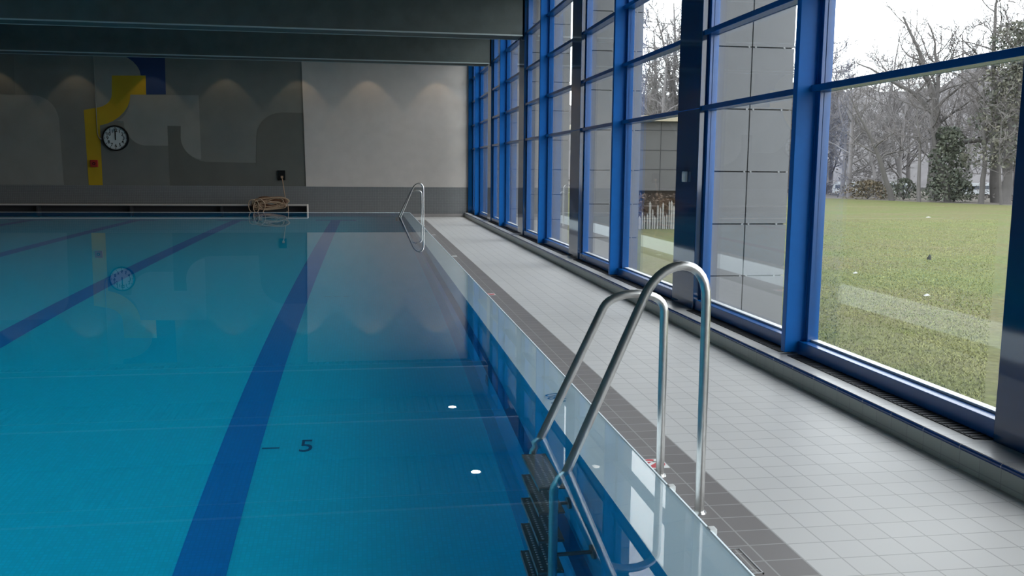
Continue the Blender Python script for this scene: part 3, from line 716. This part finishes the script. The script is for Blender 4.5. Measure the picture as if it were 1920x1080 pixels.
# ------------------------------------------------------------------ trees
def tree_mesh(seed, H, r0, lean=(0, 0), spread=1.0, first=.3, n1=9, n2=6, n3=7, tw=.011, upward=.45, fork=None):
    rg = random.Random(seed); trunk = MB(); crown = MB()
    def grow(mb, p, d, ln, r, segs, sides, wob, up, rend):
        P = [p.copy()]; Rr = [r]; d = d.normalized()
        for k in range(segs):
            d = (d + Vector((rg.gauss(0, wob), rg.gauss(0, wob), rg.gauss(0, wob) + up))).normalized()
            p = p + d * (ln / segs); P.append(p.copy()); Rr.append(r + (rend - r) * (k + 1) / segs)
        mb.tube(P, Rr, sides, caps=False); return P, Rr
    def at(P, Rr, t_):
        q = t_ * (len(P) - 1); i = min(int(q), len(P) - 2); f_ = q - i
        return P[i].lerp(P[i + 1], f_), Rr[i] + (Rr[i + 1] - Rr[i]) * f_, (P[i + 1] - P[i]).normalized()
    stems = [grow(trunk, Vector((0, 0, -.15)), Vector((lean[0], lean[1], 1)), H, r0, 10, 7, .07, .04, r0 * .15)]
    if fork:
        for (t0, dx, dy, l_) in fork:
            p, r, d = at(*stems[0], t0)
            stems.append(grow(trunk, p, Vector((dx, dy, .8)), H * l_, r * .75, 12, 6, .16, .06, r0 * .1))
    for si, (P, Rr) in enumerate(stems):
        for a in range(n1 if si == 0 else max(4, n1 * 2 // 3)):
            t_ = (first if si == 0 else .15) + (1 - (first if si == 0 else .15)) * (a + rg.random()) / n1
            t_ = min(t_, .97); p, r, d = at(P, Rr, t_); az = a * 2.4 + rg.uniform(-.5, .5)
            dd = Vector((math.cos(az), math.sin(az), upward + rg.uniform(-.2, .5)))
            l1 = H * spread * (.42 - .22 * t_) * rg.uniform(.75, 1.25)
            P1, R1 = grow(trunk if l1 > H * .25 else crown, p, dd, l1, r * .5, 6, 5, .16, .04, .012)
            for b in range(n2):
                t2 = .2 + .8 * (b + rg.random()) / n2; t2 = min(t2, .98); p2, r2, d2 = at(P1, R1, t2)
                dd2 = (d2 + Vector((rg.gauss(0, .8), rg.gauss(0, .8), rg.gauss(.25, .5)))).normalized()
                l2 = l1 * .5 * rg.uniform(.5, 1.1)
                P2, R2 = grow(crown, p2, dd2, l2, max(.012, r2 * .5), 4, 4, .2, .05, tw)
                for c_ in range(n3):
                    t3 = min(.99, .1 + .9 * (c_ + rg.random()) / n3); p3, r3, d3 = at(P2, R2, t3)
                    dd3 = (d3 + Vector((rg.gauss(0, .8), rg.gauss(0, .8), rg.gauss(.2, .6)))).normalized()
                    grow(crown, p3, dd3, l2 * .55 * rg.uniform(.5, 1.2), tw, 3, 3, .25, .04, tw * .55)
    return trunk, crown
def make_tree(name, loc, label, cat='tree', group=None, mats=('bark', 'twig'), ivy=None, rot=0.0, **kw):
    root = empty(name, loc, label, cat, group); root.rotation_euler = (0, 0, rot)
    t_, c_ = tree_mesh(**kw)
    t_.build('trunk', M[mats[0]], root, fix=False); c_.build('branches', M[mats[1]], root, fix=False)
    if ivy:
        rg = random.Random(kw['seed'] + 100); n_, rad, z0, z1, lx, mt = ivy
        m = MB()
        def fn():
            z = rg.uniform(z0, z1); a = rg.uniform(0, 6.28); q = rad * (1.1 - .55 * (z - z0) / (z1 - z0)) * math.sqrt(rg.random()) * (1 + .35 * math.sin(3 * z) * math.cos(2 * a))
            return (lx * z + q * math.cos(a), q * math.sin(a), z)
        leaf_cloud(m, n_, fn, .11, rg); m.build('ivy', M[mt], root, fix=False)['label'] = 'green ivy leaves'
    return root
WL = 'at the edge of the wood behind the lawn'
make_tree('bare_tree', (34.3, 51.0, GL), 'largest bare forked tree rising highest in the big window', seed=2, H=11.6, r0=.36, lean=(-.16, .05), fork=[(.28, .75, -.2, .70), (.42, -.55, .3, .55), (.5, .1, .2, .5)], first=.35, n1=10, n2=6, n3=6, tw=.013, spread=1.0)
make_tree('bare_tree', (31.1, 50.3, GL), 'slim leaning bare tree at the lawn edge with a long side branch', seed=5, H=7.2, r0=.19, lean=(-.22, .08), first=.3, n1=9, n2=6, n3=6, tw=.012)
make_tree('bare_tree', (31.75, 48.6, GL), 'thin upright bare tree standing close to the lawn edge', seed=8, H=6.2, r0=.13, lean=(-.05, 0), first=.35, n1=9, n2=6, n3=6, tw=.011)
make_tree('bare_tree', (31.7, 56.4, GL), 'pale bare tree seen just beside the blue fin column', seed=9, H=8.6, r0=.2, mats=('bark_hazy', 'bark_hazy'), first=.25, n1=10, n2=6, n3=6, tw=.013)
make_tree('ivy_tree', (33.6, 48.6, GL), 'tree trunk cloaked in green ivy in the middle of the lawn window', seed=12, H=6.6, r0=.24, lean=(-.1, 0), first=.55, n1=8, n2=6, n3=5, ivy=(2600, 1.25, .1, 4.3, -.05, 'ivy'))
make_tree('ivy_tree', (35.0, 45.6, GL), 'tall dark green ivy-covered tree at the right end of the lawn window', seed=14, H=12, r0=.3, lean=(.02, 0), first=.5, n1=12, n2=6, n3=5, ivy=(5200, 2.1, 2.0, 9.8, .02, 'evergreen'))
make_tree('bare_tree', (34.25, 46.6, GL), 'dark slim bare tree in front of the white caravans', seed=15, H=7.5, r0=.17, lean=(.02, 0), first=.4, n1=9, n2=6, n3=6, tw=.012)
make_tree('bare_tree', (36.4, 48.2, GL), 'tall bare tree with a brownish crown above the caravans', seed=16, H=12.5, r0=.3, lean=(-.06, 0), first=.35, n1=12, n2=7, n3=6, tw=.014, fork=[(.4, .5, .2, .5)])
make_tree('bare_tree', (34.0, 44.6, GL), 'young bare sapling right of the caravans at the frame edge', seed=17, H=5.0, r0=.08, first=.25, n1=9, n2=5, n3=5, tw=.010)
# the wood behind, a few grown trees repeated
protos = []
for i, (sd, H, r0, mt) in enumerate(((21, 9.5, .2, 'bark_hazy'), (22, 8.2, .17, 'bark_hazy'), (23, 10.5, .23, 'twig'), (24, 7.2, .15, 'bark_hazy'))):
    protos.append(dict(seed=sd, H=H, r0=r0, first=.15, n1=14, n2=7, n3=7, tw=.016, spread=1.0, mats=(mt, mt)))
rg = random.Random(31); built = []
spots = []
for row, (off, step) in enumerate(((5.0, 2.4), (9.5, 2.6), (15.0, 3.0), (22.0, 3.6))):
    t_ = -6.0
    while t_ < 48:
        # along the edge line of the wood, set back by off
        bx = 33.6 - .392 * t_ + .92 * off + rg.uniform(-1, 1); by = 43.4 + .92 * t_ + .392 * off + rg.uniform(-1, 1)
        t_ += step * rg.uniform(.8, 1.2)
        q = bx / by
        if (.285 < q < .40) or (.455 < q < .80) and not (.635 < q < .735 and row < 2): spots.append((bx, by, row))
for i in range(16): spots.append((21.5 + (i % 8) * 1.15 + rg.uniform(-.5, .5), 66 + (i // 8) * 5 + rg.uniform(-1.5, 1.5), 4))
for i, (bx, by, row) in enumerate(spots):
    k_ = rg.randrange(4); kw = protos[k_]
    if not isinstance(kw, dict): o = copy_tree(kw)
    else: o = make_tree('bare_tree', (0, 0, 0), None, **kw); protos[k_] = o
    o.location = (bx, by, GL); o.rotation_euler = (0, 0, rg.uniform(0, 6.28)); s_ = rg.uniform(.8, 1.15) * (1 + .06 * row) * (1.15 if row == 4 else 1); o.scale = (s_, s_, s_)
    if bx / by < .42: tag(o, 'bare grey tree of the wood rising over the low dark building', 'tree', 'bare trees above the low building')
    else: tag(o, 'bare grey tree in the thick of the wood behind the lawn', 'tree', 'bare trees in the wood')
# undergrowth
def shrub(name, loc, rx, ry, h, n_, mt, label, cat='shrub', seed=1, group=None):
    rg = random.Random(seed); m = MB(); root = empty(name, loc, label, cat, group)
    def fn():
        a = rg.uniform(0, 6.28); q = math.sqrt(rg.random()); z = rg.random() ** .8
        k_ = math.sqrt(max(0, 1 - z * z)) * (1 + .25 * math.sin(3 * a))
        return (rx * q * k_ * math.cos(a), ry * q * k_ * math.sin(a), h * z)
    leaf_cloud(m, n_, fn, .09, rg); m.build('foliage', M[mt], root, fix=False)
    m = MB()
    for j in range(9):
        a = rg.uniform(0, 6.28); m.tube([(0, 0, 0), (rx * .3 * math.cos(a), ry * .3 * math.sin(a), h * .45), (rx * .6 * math.cos(a), ry * .6 * math.sin(a), h * .85)], [.03, .02, .008], 5)
    m.build('stems', M['bark'], root, fix=False)
    return root
shrub('shrub', (31.4, 53.6, GL), 1.9, 1.0, 1.15, 900, 'shrub', 'low spreading olive and russet shrub at the lawn edge left of the trees', seed=3)
shrub('shrub', (33.0, 52.2, GL), 1.2, 1.0, 1.3, 600, 'ivy', 'small dark green shrub between the slim bare trees', seed=4)
shrub('shrub', (34.4, 49.2, GL), 1.2, 1.0, 1.5, 700, 'ivy', 'dark green shrub at the foot of the ivy-cloaked tree', seed=5)
ug = random.Random(77); m = MB()
for k_ in range(26):
    t_ = -6 + k_ * 1.9; off = ug.uniform(3, 12)
    if .60 < (33.6 - .392 * t_ + .92 * off) / (43.4 + .92 * t_ + .392 * off) < .76: continue
    cx_, cy_ = 33.6 - .392 * t_ + .92 * off, 43.4 + .92 * t_ + .392 * off; hh = ug.uniform(.8, 2.2)
    leaf_cloud(m, 260, lambda: (cx_ + ug.gauss(0, 1.1), cy_ + ug.gauss(0, 1.1), GL + abs(ug.gauss(0, hh * .5))), .10, ug)
tag(m.build('undergrowth', M['twig'], fix=False), 'brown tangled undergrowth below the bare trees', 'undergrowth', kind='stuff')

# low wooded rise closing the view
hm = MB(); nx, ny = 90, 10; hv = []
for j in range(ny):
    for i in range(nx):
        t_ = -30 + i * 1.9; off = 30 + j * 4.0
        px, py = 33.6 - .392 * t_ + .92 * off, 43.4 + .92 * t_ + .392 * off
        q = min(1, j / 4.0); z = GL + .3 + q * (10.5 + 1.5 * math.sin(i * .45) + .9 * math.sin(i * 1.31 + j) + .8 * math.sin(i * 2.7 + 2 * j))
        hv.append((px, py, z))
hm.add(hv, [(j * nx + i, j * nx + i + 1, (j + 1) * nx + i + 1, (j + 1) * nx + i) for j in range(ny - 1) for i in range(nx - 1)], 0, False)
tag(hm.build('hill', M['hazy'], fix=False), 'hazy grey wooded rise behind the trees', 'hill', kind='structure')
# caravans among the trees
def caravan(loc, L_, label, rz):
    c_ = empty('caravan', loc, label, 'caravan', 'white caravans behind the trees'); c_.rotation_euler = (0, 0, rz)
    m = MB(); prof = [(-L_ / 2, .12), (L_ / 2, .12), (L_ / 2 + .05, .45), (L_ / 2 - .08, .82), (L_ / 2 - .2, .95), (-L_ / 2 + .2, .95), (-L_ / 2 + .08, .82), (-L_ / 2 - .05, .45)]
    m.prism(prof, -.6, .6); m.build('body', M['caravan'], c_)
    for x in (-L_ * .3, 0, L_ * .3):
        m = MB(); m.box(x - .28, x + .28, -.615, -.6, .48, .74, 0, .004); m.build('window', M['caravan_glass'], c_)
    for x in (-.3, .3):
        m = MB(); m.disc((x, -.55, .2), (0, 1, 0), .2, .12, 18); m.build('wheel', M['black_plastic'], c_)
    return c_
A_ = math.radians(-35)
caravan((43.9, 61.5, GL), 1.9, 'white caravan seen just right of the ivy-cloaked tree', A_)
caravan((46.6, 62.5, GL), 1.9, 'white caravan nearest the right edge of the lawn window', A_)
caravan((38.9, 62.5, GL), 1.6, 'white caravan behind the ivy-cloaked tree', A_)
caravan((35.2, 62.6, GL), 2.2, 'white caravan seen above the low olive shrub', A_)
